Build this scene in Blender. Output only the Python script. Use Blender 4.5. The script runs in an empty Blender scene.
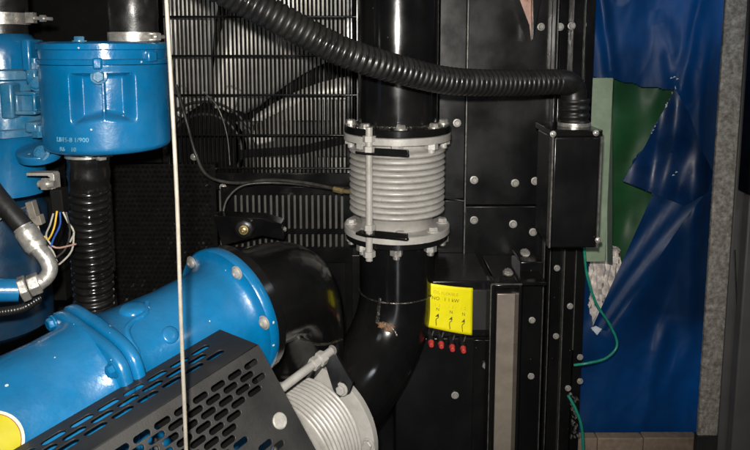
import bpy, bmesh, math, random
from mathutils import Vector, Matrix, noise
random.seed(4)
V = Vector
R = math.radians
scene = bpy.context.scene
col = scene.collection
FOC, TH, PPY = 650.0, R(7), 125.0
CAM = V((0, 0, 1.5))

def P(px, py, Y):
    a = (px-375)/FOC; b = -(py-PPY)/FOC
    d = V((a, math.cos(TH)+b*math.sin(TH), -math.sin(TH)+b*math.cos(TH)))
    return CAM + d*(Y/d.y)
def WX(px, Y): return P(px, 225, Y).x
def WZ(py, Y): return P(375, py, Y).z
def S(Y): return Y/FOC            # metres per photo pixel at distance Y

# ------------------------------------------------------------------ materials
def mat(name, base, rough=0.5, metal=0.0, dust=None, dust_amt=0.0, scale=20, var=0.25, bump=0.1, bump_scale=200,
        coat=0.0, chips=None, chip_scale=60, chip_size=0.08, streak=False, rvar=0.15, spec=0.5, translucent=0.0, topdust=0.0):
    m = bpy.data.materials.new(name); m.use_nodes = True
    nt = m.node_tree; N = nt.nodes; L = nt.links
    b = N['Principled BSDF']
    tc = N.new('ShaderNodeTexCoord')
    mp = N.new('ShaderNodeMapping'); L.new(tc.outputs['Object'], mp.inputs['Vector'])
    if streak: mp.inputs['Scale'].default_value = (1, 1, 0.08)
    n1 = N.new('ShaderNodeTexNoise'); n1.inputs['Scale'].default_value = scale; n1.inputs['Detail'].default_value = 6
    n1.inputs['Roughness'].default_value = 0.65
    L.new(mp.outputs[0], n1.inputs['Vector'])
    mr = N.new('ShaderNodeMapRange'); mr.inputs['From Min'].default_value = 0.3; mr.inputs['From Max'].default_value = 0.7
    mr.inputs['To Min'].default_value = 1-var; mr.inputs['To Max'].default_value = 1+var
    L.new(n1.outputs[0], mr.inputs['Value'])
    mul = N.new('ShaderNodeVectorMath'); mul.operation = 'SCALE'; mul.inputs[0].default_value = base
    L.new(mr.outputs[0], mul.inputs['Scale'])
    cur = mul.outputs[0]
    if dust:
        n2 = N.new('ShaderNodeTexNoise'); n2.inputs['Scale'].default_value = scale*0.45; n2.inputs['Detail'].default_value = 8
        n2.inputs['Roughness'].default_value = 0.75
        L.new(tc.outputs['Object'], n2.inputs['Vector'])
        r2 = N.new('ShaderNodeMapRange'); r2.inputs['From Min'].default_value = 0.42; r2.inputs['From Max'].default_value = 0.75
        r2.inputs['To Max'].default_value = dust_amt; L.new(n2.outputs[0], r2.inputs['Value'])
        fac = r2.outputs[0]
        if topdust:
            g = N.new('ShaderNodeNewGeometry'); sx = N.new('ShaderNodeSeparateXYZ'); L.new(g.outputs['Normal'], sx.inputs[0])
            r3 = N.new('ShaderNodeMapRange'); r3.inputs['From Min'].default_value = 0.3; r3.inputs['From Max'].default_value = 1.0
            r3.inputs['To Max'].default_value = topdust; L.new(sx.outputs['Z'], r3.inputs['Value'])
            ad = N.new('ShaderNodeMath'); ad.operation = 'ADD'; ad.use_clamp = True
            L.new(fac, ad.inputs[0]); L.new(r3.outputs[0], ad.inputs[1]); fac = ad.outputs[0]
        mx = N.new('ShaderNodeMix'); mx.data_type = 'RGBA'; mx.inputs['B'].default_value = (*dust, 1)
        L.new(fac, mx.inputs['Factor']); L.new(cur, mx.inputs['A']); cur = mx.outputs['Result']
    if chips:
        vo = N.new('ShaderNodeTexVoronoi'); vo.inputs['Scale'].default_value = chip_scale
        L.new(tc.outputs['Object'], vo.inputs['Vector'])
        n3 = N.new('ShaderNodeTexNoise'); n3.inputs['Scale'].default_value = chip_scale*0.5
        L.new(tc.outputs['Object'], n3.inputs['Vector'])
        sb = N.new('ShaderNodeMath'); sb.operation = 'MULTIPLY'; L.new(vo.outputs['Distance'], sb.inputs[0])
        r4 = N.new('ShaderNodeMapRange'); r4.inputs['From Min'].default_value = 0.50; r4.inputs['From Max'].default_value = 0.62
        r4.inputs['To Min'].default_value = 1; r4.inputs['To Max'].default_value = 8
        L.new(n3.outputs[0], r4.inputs['Value']); L.new(r4.outputs[0], sb.inputs[1])
        lt = N.new('ShaderNodeMath'); lt.operation = 'LESS_THAN'; lt.inputs[1].default_value = chip_size
        L.new(sb.outputs[0], lt.inputs[0])
        mx2 = N.new('ShaderNodeMix'); mx2.data_type = 'RGBA'; mx2.inputs['B'].default_value = (*chips, 1)
        L.new(lt.outputs[0], mx2.inputs['Factor']); L.new(cur, mx2.inputs['A']); cur = mx2.outputs['Result']
    L.new(cur, b.inputs['Base Color'])
    nr = N.new('ShaderNodeTexNoise'); nr.inputs['Scale'].default_value = scale*1.7; nr.inputs['Detail'].default_value = 5
    L.new(tc.outputs['Object'], nr.inputs['Vector'])
    rr = N.new('ShaderNodeMapRange'); rr.inputs['From Min'].default_value = 0.3; rr.inputs['From Max'].default_value = 0.7
    rr.inputs['To Min'].default_value = max(0.03, rough-rvar); rr.inputs['To Max'].default_value = min(1, rough+rvar)
    L.new(nr.outputs[0], rr.inputs['Value']); L.new(rr.outputs[0], b.inputs['Roughness'])
    b.inputs['Metallic'].default_value = metal
    b.inputs['Specular IOR Level'].default_value = spec
    b.inputs['Coat Weight'].default_value = coat; b.inputs['Coat Roughness'].default_value = 0.12
    if bump:
        nb = N.new('ShaderNodeTexNoise'); nb.inputs['Scale'].default_value = bump_scale; nb.inputs['Detail'].default_value = 4
        L.new(tc.outputs['Object'], nb.inputs['Vector'])
        bp = N.new('ShaderNodeBump'); bp.inputs['Strength'].default_value = bump; bp.inputs['Distance'].default_value = 0.002
        L.new(nb.outputs[0], bp.inputs['Height']); L.new(bp.outputs[0], b.inputs['Normal'])
    if translucent:
        tr = N.new('ShaderNodeBsdfTranslucent'); L.new(cur, tr.inputs['Color'])
        ms = N.new('ShaderNodeMixShader'); ms.inputs[0].default_value = translucent
        L.new(b.outputs[0], ms.inputs[1]); L.new(tr.outputs[0], ms.inputs[2])
        L.new(ms.outputs[0], N['Material Output'].inputs['Surface'])
    return m

DUST = (0.16, 0.145, 0.125)
M = {}
M['black'] = mat('black_gloss_paint', (.005, .005, .0054), .17, dust=DUST, dust_amt=.035, scale=9, bump=.04, bump_scale=90, topdust=.02, rvar=.08,
                 chips=(.2, .19, .17), chip_scale=45, chip_size=.035)
M['panel'] = mat('black_panel_paint', (.005, .005, .0055), .27, dust=DUST, dust_amt=.018, scale=5, bump=.04, bump_scale=60, topdust=.06, rvar=.1,
                 chips=(.2, .19, .17), chip_scale=70, chip_size=.025)
M['matte'] = mat('matte_black', (.004, .004, .004), .75, spec=.15, dust=DUST, dust_amt=.02, scale=12, bump=.2)
M['rubber'] = mat('black_rubber', (.008, .008, .008), .38, dust=DUST, dust_amt=.06, scale=25, bump=.12, bump_scale=300, topdust=.05)
M['hose'] = mat('corrugated_black_plastic', (.009, .009, .0088), .36, dust=DUST, dust_amt=.06, scale=25, bump=.08, bump_scale=250, topdust=.06)
M['edge'] = mat('pale_edge', (.13, .125, .115), .4, metal=.4, scale=60, var=.6)  # pale grey; on the cabinet seams it paints in bevel highlights
M['blue'] = mat('blue_machine_paint', (.0004, .118, .285), .28, dust=(.09, .15, .18), dust_amt=.15, scale=12, var=.2, bump=.2, bump_scale=130,
                coat=.4, chips=(.45, .52, .54), chip_scale=34, chip_size=.07, topdust=.12)
M['blue_old'] = mat('dusty_blue_paint', (.006, .12, .25), .30, dust=(.25, .33, .34), dust_amt=.55, scale=16, var=.2, bump=.2, bump_scale=90,
                    coat=.3, chips=(.5, .55, .55), chip_scale=60, chip_size=.05, topdust=.3)
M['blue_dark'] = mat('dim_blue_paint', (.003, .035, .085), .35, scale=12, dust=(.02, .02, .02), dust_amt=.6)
M['sticker_yellow'] = mat('sticker_yellow', (.42, .37, .006), .42, scale=30, var=.1, bump=.02, rvar=.05)
M['grey'] = mat('grey_silver_paint', (.47, .452, .425), .40, dust=(.17, .145, .12), dust_amt=.6, scale=22, var=.1, bump=.12, bump_scale=180, metal=.15)
M['zinc'] = mat('zinc_steel', (.62, .60, .56), .34, metal=.75, dust=(.3, .26, .2), dust_amt=.4, scale=80, var=.2, bump=.1)
M['zincd'] = mat('dull_zinc', (.42, .405, .375), .42, metal=.4, dust=(.15, .13, .1), dust_amt=.5, scale=70, var=.25, bump=.1)
M['steel'] = mat('brushed_steel', (.40, .34, .28), .36, metal=.45, dust=(.10, .08, .065), dust_amt=.9, scale=2.6, var=.35, bump=.05, streak=False)  # broad dust noise stands in for the gradient reflected in the strip
M['brass'] = mat('brass', (.62, .48, .22), .35, metal=.8, scale=60)
M['cable'] = mat('white_cable', (.17, .155, .13), .5, scale=40, dust=(.3, .26, .2), dust_amt=.4)
M['wirew'] = mat('white_wire', (.38, .36, .31), .45, scale=60)
M['wirey'] = mat('yellow_wire', (.65, .42, .05), .45, scale=60)
M['wireb'] = mat('blue_wire', (.02, .08, .35), .45, scale=60)
M['wirebk'] = mat('black_wire', (.02, .02, .018), .4, scale=60, dust=DUST, dust_amt=.5)
M['green'] = mat('green_wire', (.015, .24, .16), .35, scale=60)
M['fan'] = mat('fan_aluminium', (.50, .48, .44), .5, metal=.3, dust=(.10, .09, .075), dust_amt=.45, scale=9, var=.25, bump=.1)
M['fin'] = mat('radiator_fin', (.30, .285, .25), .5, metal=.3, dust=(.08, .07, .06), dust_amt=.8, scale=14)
M['findark'] = mat('radiator_core_dark', (.05, .048, .043), .6, dust=DUST, dust_amt=.4, scale=20)
M['red'] = mat('red_plastic', (.50, .045, .045), .35, scale=60, var=.1)
M['yellow'] = mat('yellow_label', (.88, .78, .008), .42, scale=30, var=.07, bump=.02, rvar=.05)
M['ink'] = mat('label_ink', (.10, .085, .03), .5, scale=90, var=.4)
M['inkf'] = mat('faded_ink', (.55, .42, .04), .5, scale=90, var=.3)
M['cream'] = mat('sticker_border', (.6, .58, .42), .5, scale=60)
M['maroon'] = mat('sticker_line', (.2, .03, .02), .5, scale=60)
M['white_ink'] = mat('cast_lettering', (.12, .28, .38), .5, scale=90, var=.5)
M['guard'] = mat('charcoal_powder_coat', (.014, .0134, .0132), .5, dust=DUST, dust_amt=.09, scale=9, bump=.12, bump_scale=420, var=.14)
M['tarp'] = mat('blue_tarpaulin', (.0004, .042, .160), .46, dust=(.001, .018, .062), dust_amt=.9, scale=4, var=.25, bump=.3, bump_scale=28, rvar=.08, translucent=.3)  # dark blue dust noise also stands in for shaded areas of the sheet
M['tarpd'] = mat('shaded_tarp_back', (.001, .027, .105), .42, dust=(.001, .010, .04), dust_amt=.8, scale=9, var=.3, bump=.3, bump_scale=30)  # darker tarp blue; shade of the flap facing away put into the colour
M['greensheet'] = mat('dark_green_sheet', (.018, .095, .030), .5, dust=(.010, .050, .016), dust_amt=.6, scale=6, var=.3, bump=.1)
M['palegreen'] = mat('pale_green_paint', (.26, .33, .23), .45, dust=(.10, .12, .08), dust_amt=.6, scale=12, var=.2, bump=.1)
M['post'] = mat('weathered_post', (.40, .365, .32), .7, dust=(.09, .065, .045), dust_amt=1, scale=90, var=.6, bump=.5, bump_scale=260)
M['greypanel'] = mat('grey_door_paint', (.15, .145, .14), .5, dust=DUST, dust_amt=.4, scale=6, var=.2, bump=.1)
M['wood'] = mat('sawn_timber', (.30, .22, .16), .75, dust=(.10, .075, .05), dust_amt=.8, scale=24, var=.3, bump=.4)
M['rubble'] = mat('pale_rubble', (.85, .78, .72), .8, dust=(.40, .32, .27), dust_amt=.6, scale=60, var=.4, bump=.8, bump_scale=120)
M['torn'] = mat('torn_white_edge', (.6, .66, .72), .6, scale=80, var=.2)
M['weld'] = mat('weld_bead', (.10, .095, .085), .28, metal=.8, scale=70, var=.9, bump=1.0, bump_scale=220)
M['rust'] = mat('rust_patch', (.20, .10, .045), .6, scale=150, var=.9, bump=.8, dust=(.01, .008, .006), dust_amt=1)
M['copper'] = mat('pinkish_metal', (.55, .33, .27), .4, metal=.4, scale=40, dust=(.3, .25, .22), dust_amt=.5)
M['duct'] = mat('glossy_duct_plastic', (.006, .006, .006), .2, dust=DUST, dust_amt=.04, scale=25, bump=.05, bump_scale=250)
M['void'] = mat('slot_shade_black', (.0012, .0012, .0012), .8, scale=20, spec=.1)  # near-black that paints the shadow behind the guard slots
M['fin_dim'] = mat('dark_fin', (.15, .14, .125), .5, metal=.2, dust=(.04, .035, .03), dust_amt=.8, scale=14)  # darker copy of the fin colour for the upper cooler rows
M['dull'] = mat('dull_black_plate', (.016, .016, .016), .5, scale=8, dust=DUST, dust_amt=.08)
M['cast_black'] = mat('cast_black_paint', (.0045, .0045, .0047), .19, dust=DUST, dust_amt=.02, scale=14, bump=.3, bump_scale=60, rvar=.05)
M['foam'] = mat('acoustic_foam', (.008, .008, .008), .18, scale=30, dust=(.02, .018, .016), dust_amt=.2, rvar=.1)
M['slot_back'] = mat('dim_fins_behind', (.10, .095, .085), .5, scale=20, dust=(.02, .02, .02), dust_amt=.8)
M['wall'] = mat('dark_wall', (.010, .010, .011), .8, scale=6, dust=DUST, dust_amt=.05)
M['floor'] = mat('oily_floor', (.03, .028, .026), .55, scale=8, dust=DUST, dust_amt=.3)

# ------------------------------------------------------------------ mesh tools
ORG = {}
def frame(axis):
    z = V(axis).normalized()
    x = z.orthogonal().normalized() if abs(z.z) > .999 else V((0, 0, 1)).cross(z).normalized()
    y = z.cross(x)
    return Matrix((x, y, z)).transposed()
def resample(pts, step):
    pts = [V(p) for p in pts]
    if len(pts) == 2: dense = [pts[0].lerp(pts[1], i/40) for i in range(41)]
    else:
        q = [2*pts[0]-pts[1]] + pts + [2*pts[-1]-pts[-2]]; dense = []
        for i in range(1, len(q)-2):
            for k in range(30):
                t = k/30; a, b, c, d = q[i-1:i+3]
                dense.append(.5*((2*b)+(c-a)*t+(2*a-5*b+4*c-d)*t*t+(3*b-a-3*c+d)*t**3))
        dense.append(pts[-1])
    L = [0]
    for i in range(1, len(dense)): L.append(L[-1]+(dense[i]-dense[i-1]).length)
    n = max(2, int(L[-1]/step)+1); out = []; j = 0
    for i in range(n):
        s = L[-1]*i/(n-1)
        while j < len(L)-2 and L[j+1] < s: j += 1
        t = (s-L[j])/max(1e-9, L[j+1]-L[j]); out.append(dense[j].lerp(dense[j+1], t))
    return out, L[-1]

class MB:
    def __init__(s): s.bm = bmesh.new()
    def box(s, c, size, rot=None):
        m = Matrix.Translation(V(c)) @ (rot.to_4x4() if rot is not None else Matrix()) @ Matrix.Diagonal((*size, 1))
        bmesh.ops.create_cube(s.bm, size=1, matrix=m); return s
    def pbox(s, x0, y0, x1, y1, Y, depth, grow=0):
        a, b = WX(x0, Y), WX(x1, Y); c, d = WZ(y1, Y), WZ(y0, Y)
        return s.box(((a+b)/2, Y+depth/2, (c+d)/2), (b-a, depth, d-c))
    def rings(s, rings, cap=True, closed=True):
        vs = [[s.bm.verts.new(p) for p in r] for r in rings]; n = len(vs[0])
        for a, b in zip(vs[:-1], vs[1:]):
            for i in range(n if closed else n-1):
                s.bm.faces.new((a[i], a[(i+1) % n], b[(i+1) % n], b[i]))
        if cap:
            s.bm.faces.new(vs[0][::-1]); s.bm.faces.new(vs[-1])
        return s
    def tube(s, pts, r, seg=16, step=None, cap=True, smooth=True):
        step = step or 0.01
        p, L = resample(pts, step) if smooth else ([V(q) for q in pts], 0)
        n = len(p); rings = []; prev = None
        for i in range(n):
            t = (p[min(i+1, n-1)]-p[max(i-1, 0)]).normalized()
            if prev is None: x = frame(t).col[0].copy()
            else: x = (prev - t*prev.dot(t)).normalized()
            prev = x; y = t.cross(x)
            rr = r(i/(n-1), i*(L/(n-1) if L else 0)) if callable(r) else r
            rings.append([p[i]+rr*(math.cos(2*math.pi*k/seg)*x+math.sin(2*math.pi*k/seg)*y) for k in range(seg)])
        return s.rings(rings, cap)
    def cyl(s, a, b, r0, r1=None, seg=40):
        return s.tube([a, b], (lambda t, q: r0+(((r1 if r1 is not None else r0)-r0)*t)), seg, smooth=False)
    def rev(s, prof, o, axis, seg=64, cap=True):
        f = frame(axis); o = V(o); rings = []
        for h, r in prof:
            rings.append([o+f@V((r*math.cos(2*math.pi*k/seg), r*math.sin(2*math.pi*k/seg), h)) for k in range(seg)])
        return s.rings(rings, cap)
    def poly(s, pts, ext):
        ext = V(ext); a = [s.bm.verts.new(V(p)) for p in pts]; b = [s.bm.verts.new(V(p)+ext) for p in pts]
        n = len(a); s.bm.faces.new(a); s.bm.faces.new(b[::-1])
        for i in range(n): s.bm.faces.new((a[i], b[i], b[(i+1) % n], a[(i+1) % n]))
        return s
    def build(s, name, m, parent=None, bevel=0, angle=38):
        bmesh.ops.recalc_face_normals(s.bm, faces=s.bm.faces)
        off = ORG.get(parent.name, V((0, 0, 0))) if parent else None
        if off is None:                                   # top-level mesh: origin at its base
            bb = [v.co for v in s.bm.verts]
            off = V((sum(v.x for v in bb)/len(bb), sum(v.y for v in bb)/len(bb), min(v.z for v in bb)))
        for v in s.bm.verts: v.co -= off
        me = bpy.data.meshes.new(name); s.bm.to_mesh(me); s.bm.free()
        o = bpy.data.objects.new(name, me); col.objects.link(o)
        if parent: o.parent = parent
        else: o.location = off
        ORG[o.name] = off.copy()
        me.materials.append(M[m] if isinstance(m, str) else m)
        me.polygons.foreach_set('use_smooth', [True]*len(me.polygons))
        me.set_sharp_from_angle(angle=R(angle))
        if bevel:
            bv = o.modifiers.new('bevel', 'BEVEL'); bv.width = bevel; bv.segments = 2; bv.limit_method = 'ANGLE'; bv.angle_limit = R(40)
            bv.harden_normals = False
        return o

from mathutils.bvhtree import BVHTree
_bv = {}
def hit(o, px, py, lift=0.0):
    if o.name not in _bv:
        off = ORG[o.name]; me = o.data
        _bv[o.name] = BVHTree.FromPolygons([v.co+off for v in me.vertices], [tuple(p.vertices) for p in me.polygons])
    d = (P(px, py, 1)-CAM).normalized(); loc, n, i, dist = _bv[o.name].ray_cast(CAM, d)
    if loc is None: return None, None
    if n.dot(d) > 0: n = -n
    return loc+n*lift, n
def tag(o, label=None, cat=None, group=None, kind=None):
    if label: o['label'] = label
    if cat: o['category'] = cat
    if group: o['group'] = group
    if kind: o['kind'] = kind
    return o
def thing(name, label, cat, loc, group=None):
    o = bpy.data.objects.new(name, None); col.objects.link(o); o.location = loc; o.empty_display_size = .02
    ORG[o.name] = V(loc)
    return tag(o, label, cat, group)

_protos = {}
def fast(name, parent, pos, axis, r, m='zinc', style='hex', roll=None):
    """bolt heads and nuts, copies sharing one mesh per size and style"""
    key = (style, round(r, 4), m)
    if key not in _protos:
        b = MB()
        if style == 'hex':
            b.rev([(0, r), (r*.16, r), (r*.18, r*.93)], (0, 0, 0), (0, 0, 1), 28)
            b.rev([(r*.17, r*.76), (r*.62, r*.76), (r*.74, r*.64)], (0, 0, 0), (0, 0, 1), 6)
        elif style == 'nut':
            b.rev([(0, r), (r*.9, r)], (0, 0, 0), (0, 0, 1), 6)
            b.rev([(r*.9, r*.55), (r*1.5, r*.55), (r*1.6, r*.45)], (0, 0, 0), (0, 0, 1), 20)
        elif style == 'round':
            b.rev([(0, r), (r*.15, r), (r*.17, r*.8), (r*.4, r*.74), (r*.55, r*.55), (r*.6, r*.3), (r*.35, r*.26), (r*.35, r*.05)], (0, 0, 0), (0, 0, 1), 28)
        bmesh.ops.recalc_face_normals(b.bm, faces=b.bm.faces)
        me = bpy.data.meshes.new(name); b.bm.to_mesh(me); b.bm.free()
        me.materials.append(M[m]); me.polygons.foreach_set('use_smooth', [True]*len(me.polygons)); me.set_sharp_from_angle(angle=R(35))
        _protos[key] = me
    o = bpy.data.objects.new(name, _protos[key]); col.objects.link(o); o.parent = parent
    f = frame(axis) @ Matrix.Rotation(random.uniform(0, 6.28) if roll is None else roll, 3, 'Z')
    o.matrix_local = Matrix.Translation(V(pos)-ORG[parent.name]) @ f.to_4x4()
    return o
def bolt_circle(parent, o, axis, r, n, br, m='zinc', phase=0, style='hex', name='bolt'):
    f = frame(axis)
    for k in range(n):
        a = 2*math.pi*(k+phase)/n
        fast(name, parent, V(o)+f@V((r*math.cos(a), r*math.sin(a), 0)), axis, br, m, style)

def plate(name, outline, holes, thick, O, ux, uy, m, parent, bevel=.0004):
    """flat sheet with holes, drawn in the plane O + a*ux + b*uy"""
    cu = bpy.data.curves.new('sheet', 'CURVE'); cu.dimensions = '2D'; cu.fill_mode = 'BOTH'; cu.extrude = thick/2; cu.bevel_depth = bevel
    for pts in [outline]+holes:
        sp = cu.splines.new('POLY'); sp.points.add(len(pts)-1); sp.use_cyclic_u = True
        for q, p in zip(sp.points, pts): q.co = (p[0], p[1], 0, 1)
    co = bpy.data.objects.new('sheet', cu); col.objects.link(co)
    dg = bpy.context.evaluated_depsgraph_get(); me = bpy.data.meshes.new_from_object(co.evaluated_get(dg))
    bpy.data.objects.remove(co); bpy.data.curves.remove(cu)
    uz = ux.cross(uy).normalized()
    X = Matrix.Translation(O-ORG[parent.name]) @ Matrix((ux, uy, uz)).transposed().to_4x4()
    me.transform(X); me.name = name
    me.materials.clear(); me.materials.append(M[m])
    o = bpy.data.objects.new(name, me); col.objects.link(o); o.parent = parent; ORG[o.name] = ORG[parent.name].copy()
    return o
def slot(cx, cy, L, w, n=6, ang=0):
    pts = []
    for s in (1, -1):
        for k in range(n+1):
            a = -math.pi/2*s + math.pi*k/n*1 if s == 1 else math.pi/2+math.pi*k/n
            pts.append((s*(L-w)/2 + w/2*math.cos(a), w/2*math.sin(a)))
    c, s_ = math.cos(ang), math.sin(ang)
    return [(cx+x*c-y*s_, cy+x*s_+y*c) for x, y in pts]
def text(name, s, size, m, parent, fn, extrude=.0003, spacing=1.0):
    cu = bpy.data.curves.new('lettering', 'FONT'); cu.body = s; cu.size = size; cu.extrude = extrude; cu.resolution_u = 3; cu.space_character = spacing
    co = bpy.data.objects.new('lettering', cu); col.objects.link(co)
    dg = bpy.context.evaluated_depsgraph_get(); me = bpy.data.meshes.new_from_object(co.evaluated_get(dg))
    bpy.data.objects.remove(co); bpy.data.curves.remove(cu)
    for v in me.vertices: v.co = fn(v.co.x, v.co.y, v.co.z) - ORG[parent.name]
    me.materials.clear(); me.materials.append(M[m])
    o = bpy.data.objects.new(name, me); col.objects.link(o); o.parent = parent; return o

def corr(pitch, r, d, pw=.6):
    return lambda t, s: r - d*(1-abs(math.sin(math.pi*s/pitch))**pw)
def clamp_band(parent, c, axis, r, w, m='zinc', screw=None, name='hose_clamp'):
    f = frame(axis); b = MB()
    b.rev([(-w/2, r), (-w/2, r+.0015), (w/2, r+.0015), (w/2, r)], c, axis, 48, cap=False)
    if screw is not None:
        d = V(screw).normalized(); p = V(c)+d*(r+.005); side = V(axis).normalized().cross(d)
        b.box(p, (.012, .012, .012), frame(d)); b.cyl(p-side*.016, p+side*.02, .0035, seg=10)
    return b.build(name, m, parent)

# ================================================================== SETTING
b = MB(); b.box((0, 2.35, 1.0), (6, .04, 5)); w = b.build('back_wall', 'wall'); tag(w, 'unlit black wall far behind the machinery', 'wall', kind='structure')
b = MB(); b.box((0, 1.0, -.05), (6, 6, .1)); tag(b.build('floor', 'floor'), 'dark oily floor under the machine', 'floor', kind='structure')

# ================================================================== FAN AND ITS GUARD
c = P(212, 146, 1.86)
fan = thing('cooling_fan', 'pale dusty cooling fan with broad blades behind the wire guard', 'fan', c)
for k in range(7):
    a0 = R(64.5+360/7*k); rings = []
    b = MB()
    for i in range(13):
        t = i/12; rad = .07+.60*t; sweep = a0-.35*t*t
        half = R(23.2) if t > .1 else R(18)
        row = []
        for j in range(9):
            u = j/8*2-1; aa = sweep+u*half*(1-.10*t)
            row.append(c+V((rad*math.cos(aa), -.045*u*(1-.3*t)+.02*u*u, rad*math.sin(aa))))
        rings.append(row)
    b.rings(rings, cap=False, closed=False)
    o = b.build('blade', 'fan', fan); sd = o.modifiers.new('s', 'SOLIDIFY'); sd.thickness = .003
b = MB(); b.rev([(-.05, .05), (-.05, .11), (.03, .125), (.05, .125)], c, (0, 1, 0), 48); b.build('hub', 'matte', fan)
for k in range(7):
    a0 = R(64.5+360/7*k); q = c+V((.155*math.cos(a0), -.045, .155*math.sin(a0)))
    b = MB(); b.box(q, (.07, .03, .045), Matrix.Rotation(-a0, 3, 'Y')); b.build('blade_clamp', 'fan', fan, .006)
for rr_ in (.10, .135):
    b = MB(); b.tube([c+V((rr_*math.cos(t), -.075, rr_*math.sin(t))) for t in [math.pi*2*k/40 for k in range(41)]], .004, 8, .01); b.build('hub_ring', 'wirebk', fan)

Yc = 2.08
rc = thing('radiator_core', 'dusty finned radiator core behind the cooling fan', 'radiator', P(260, 200, Yc))
b = MB(); b.pbox(120, -60, 372, 178, Yc+.03, .05); b.build('core_block', 'findark', rc)
b = MB()
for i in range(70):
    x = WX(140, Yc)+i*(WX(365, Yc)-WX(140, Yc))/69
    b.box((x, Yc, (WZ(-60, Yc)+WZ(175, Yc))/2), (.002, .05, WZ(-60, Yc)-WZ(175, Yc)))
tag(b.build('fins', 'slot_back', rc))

Yo = 1.79
oc = thing('oil_cooler', 'small finned oil cooler block behind the lower part of wire guard', 'cooler', P(300, 172, Yo))
b = MB(); b.pbox(238, 122, 362, 172, Yo+.02, .05); b.build('core_block', 'findark', oc)
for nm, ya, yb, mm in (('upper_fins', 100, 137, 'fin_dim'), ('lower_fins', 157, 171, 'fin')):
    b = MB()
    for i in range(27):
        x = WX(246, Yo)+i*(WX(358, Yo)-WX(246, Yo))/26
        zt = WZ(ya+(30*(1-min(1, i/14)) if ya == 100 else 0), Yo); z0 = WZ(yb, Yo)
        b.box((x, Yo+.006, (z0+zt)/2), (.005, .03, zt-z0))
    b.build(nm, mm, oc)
b = MB(); b.poly([P(240, 158, Yo-.03), P(240, 150, Yo-.03), P(300, 146, Yo-.03), P(356, 134, Yo-.03), P(356, 141, Yo-.03), P(300, 154, Yo-.03)], (0, .004, 0)); b.build('stay_bar', 'matte', oc)
Yg = 1.69
fg = thing('fan_guard', 'black welded wire guard in front of the cooling fan', 'guard', P(262, 174, Yg))
b = MB(); zt, zb = WZ(-40, Yg), WZ(174, Yg)
n = 46
for i in range(n):
    x = WX(172, Yg)+i*(WX(355, Yg)-WX(172, Yg))/(n-1)
    b.cyl((x+random.uniform(-.0006, .0006), Yg, zb), (x+random.uniform(-.0006, .0006), Yg, zt), .0024, seg=8)
for y in (-24, 17, 56, 95, 135, 168):
    z = WZ(y, Yg); b.cyl((WX(170, Yg), Yg-.005, z), (WX(357, Yg), Yg-.005, z), .0030, seg=10)
b.build('wire_mesh', 'black', fg)
b = MB(); b.pbox(346, -40, 358, 190, Yg+.01, .05); b.build('frame_post', 'black', fg, .002)
b = MB(); b.pbox(165, -40, 172, 190, Yg+.01, .05); b.build('frame_post', 'black', fg, .002)
b = MB(); b.pbox(-60, -80, 164, 186, Yg+.03, .03); tag(b.build('void_sheet', 'matte', None, .002), 'matt black sheet standing in for the dark void left of the fan guard behind the blue castings', 'panel')  # added black sheet in place of the dark void behind the castings
b = MB(); b.pbox(165, 173, 352, 190, Yg-.01, .06); b.build('cross_bar', 'black', fg, .002)

# lower slotted grille
Yl = 1.66
lg = thing('slotted_grille', 'black sheet grille of tall narrow slots below the fan guard', 'grille', P(290, 255, Yl))
x0, x1, z0, z1 = WX(222, Yl), WX(352, Yl), WZ(262, Yl), WZ(187, Yl)
holes = []
n = 19
for i in range(n):
    x = WX(236, Yl)+i*(WX(342, Yl)-WX(236, Yl))/(n-1)
    for ya, yb in ((194, 229), (233, 247)):
        h = WZ(ya, Yl)-WZ(yb, Yl); holes.append(slot(x-x0, (WZ(ya, Yl)+WZ(yb, Yl))/2-z0, h, .0078, ang=math.pi/2))
plate('slotted_sheet', [(0, 0), (x1-x0, 0), (x1-x0, z1-z0), (0, z1-z0)], holes, .003, V((x0, Yl, z0)), V((1, 0, 0)), V((0, 0, 1)), 'black', lg)
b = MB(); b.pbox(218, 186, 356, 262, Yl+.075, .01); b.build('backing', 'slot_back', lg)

# bulkhead panel below / behind pipes
bk = thing('bulkhead', 'flat black bulkhead sheet below the grille behind the elbows', 'panel', P(300, 470, 1.70))
b = MB(); b.pbox(205, 255, 440, 520, 1.70, .02); b.build('sheet', 'panel', bk, .002)
b = MB(); b.pbox(352, -60, 437, 256, 1.70, .02); b.build('upper_sheet', 'panel', bk, .002)
b = MB(); b.pbox(345, 250, 352, 500, 1.68, .015); b.build('rib', 'black', bk, .002)

# foam
Yf = 1.66
fo = MB(); x0, x1, z0, z1 = WX(112, Yf), WX(216, Yf), WZ(318, Yf), WZ(165, Yf)
nx, nz = 22, 32
fo.box(((x0+x1)/2, Yf+.025, (z0+z1)/2), (x1-x0, .03, z1-z0))
for i in range(nx):
    for j in range(nz):
        x = x0+(i+.5*(j % 2)+.3)*(x1-x0)/nx; z = z0+(j+.5)*(z1-z0)/nz
        if x > x1-.01: continue
        q = V((x, Yf+.012, z)); e = .0062
        t = fo.bm.verts.new(q+V((random.uniform(-.002, .002), -.016, random.uniform(-.002, .002))))
        bs = [fo.bm.verts.new(q+V(d)) for d in ((-e, 0, 0), (0, 0, -e*.8), (e, 0, 0), (0, 0, e*.8))]
        for k in range(4): fo.bm.faces.new((bs[k], bs[(k+1) % 4], t))
tag(fo.build('acoustic_mat', 'foam', angle=10), 'black studded sound absorbing mat left of the grille', 'mat')

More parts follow.
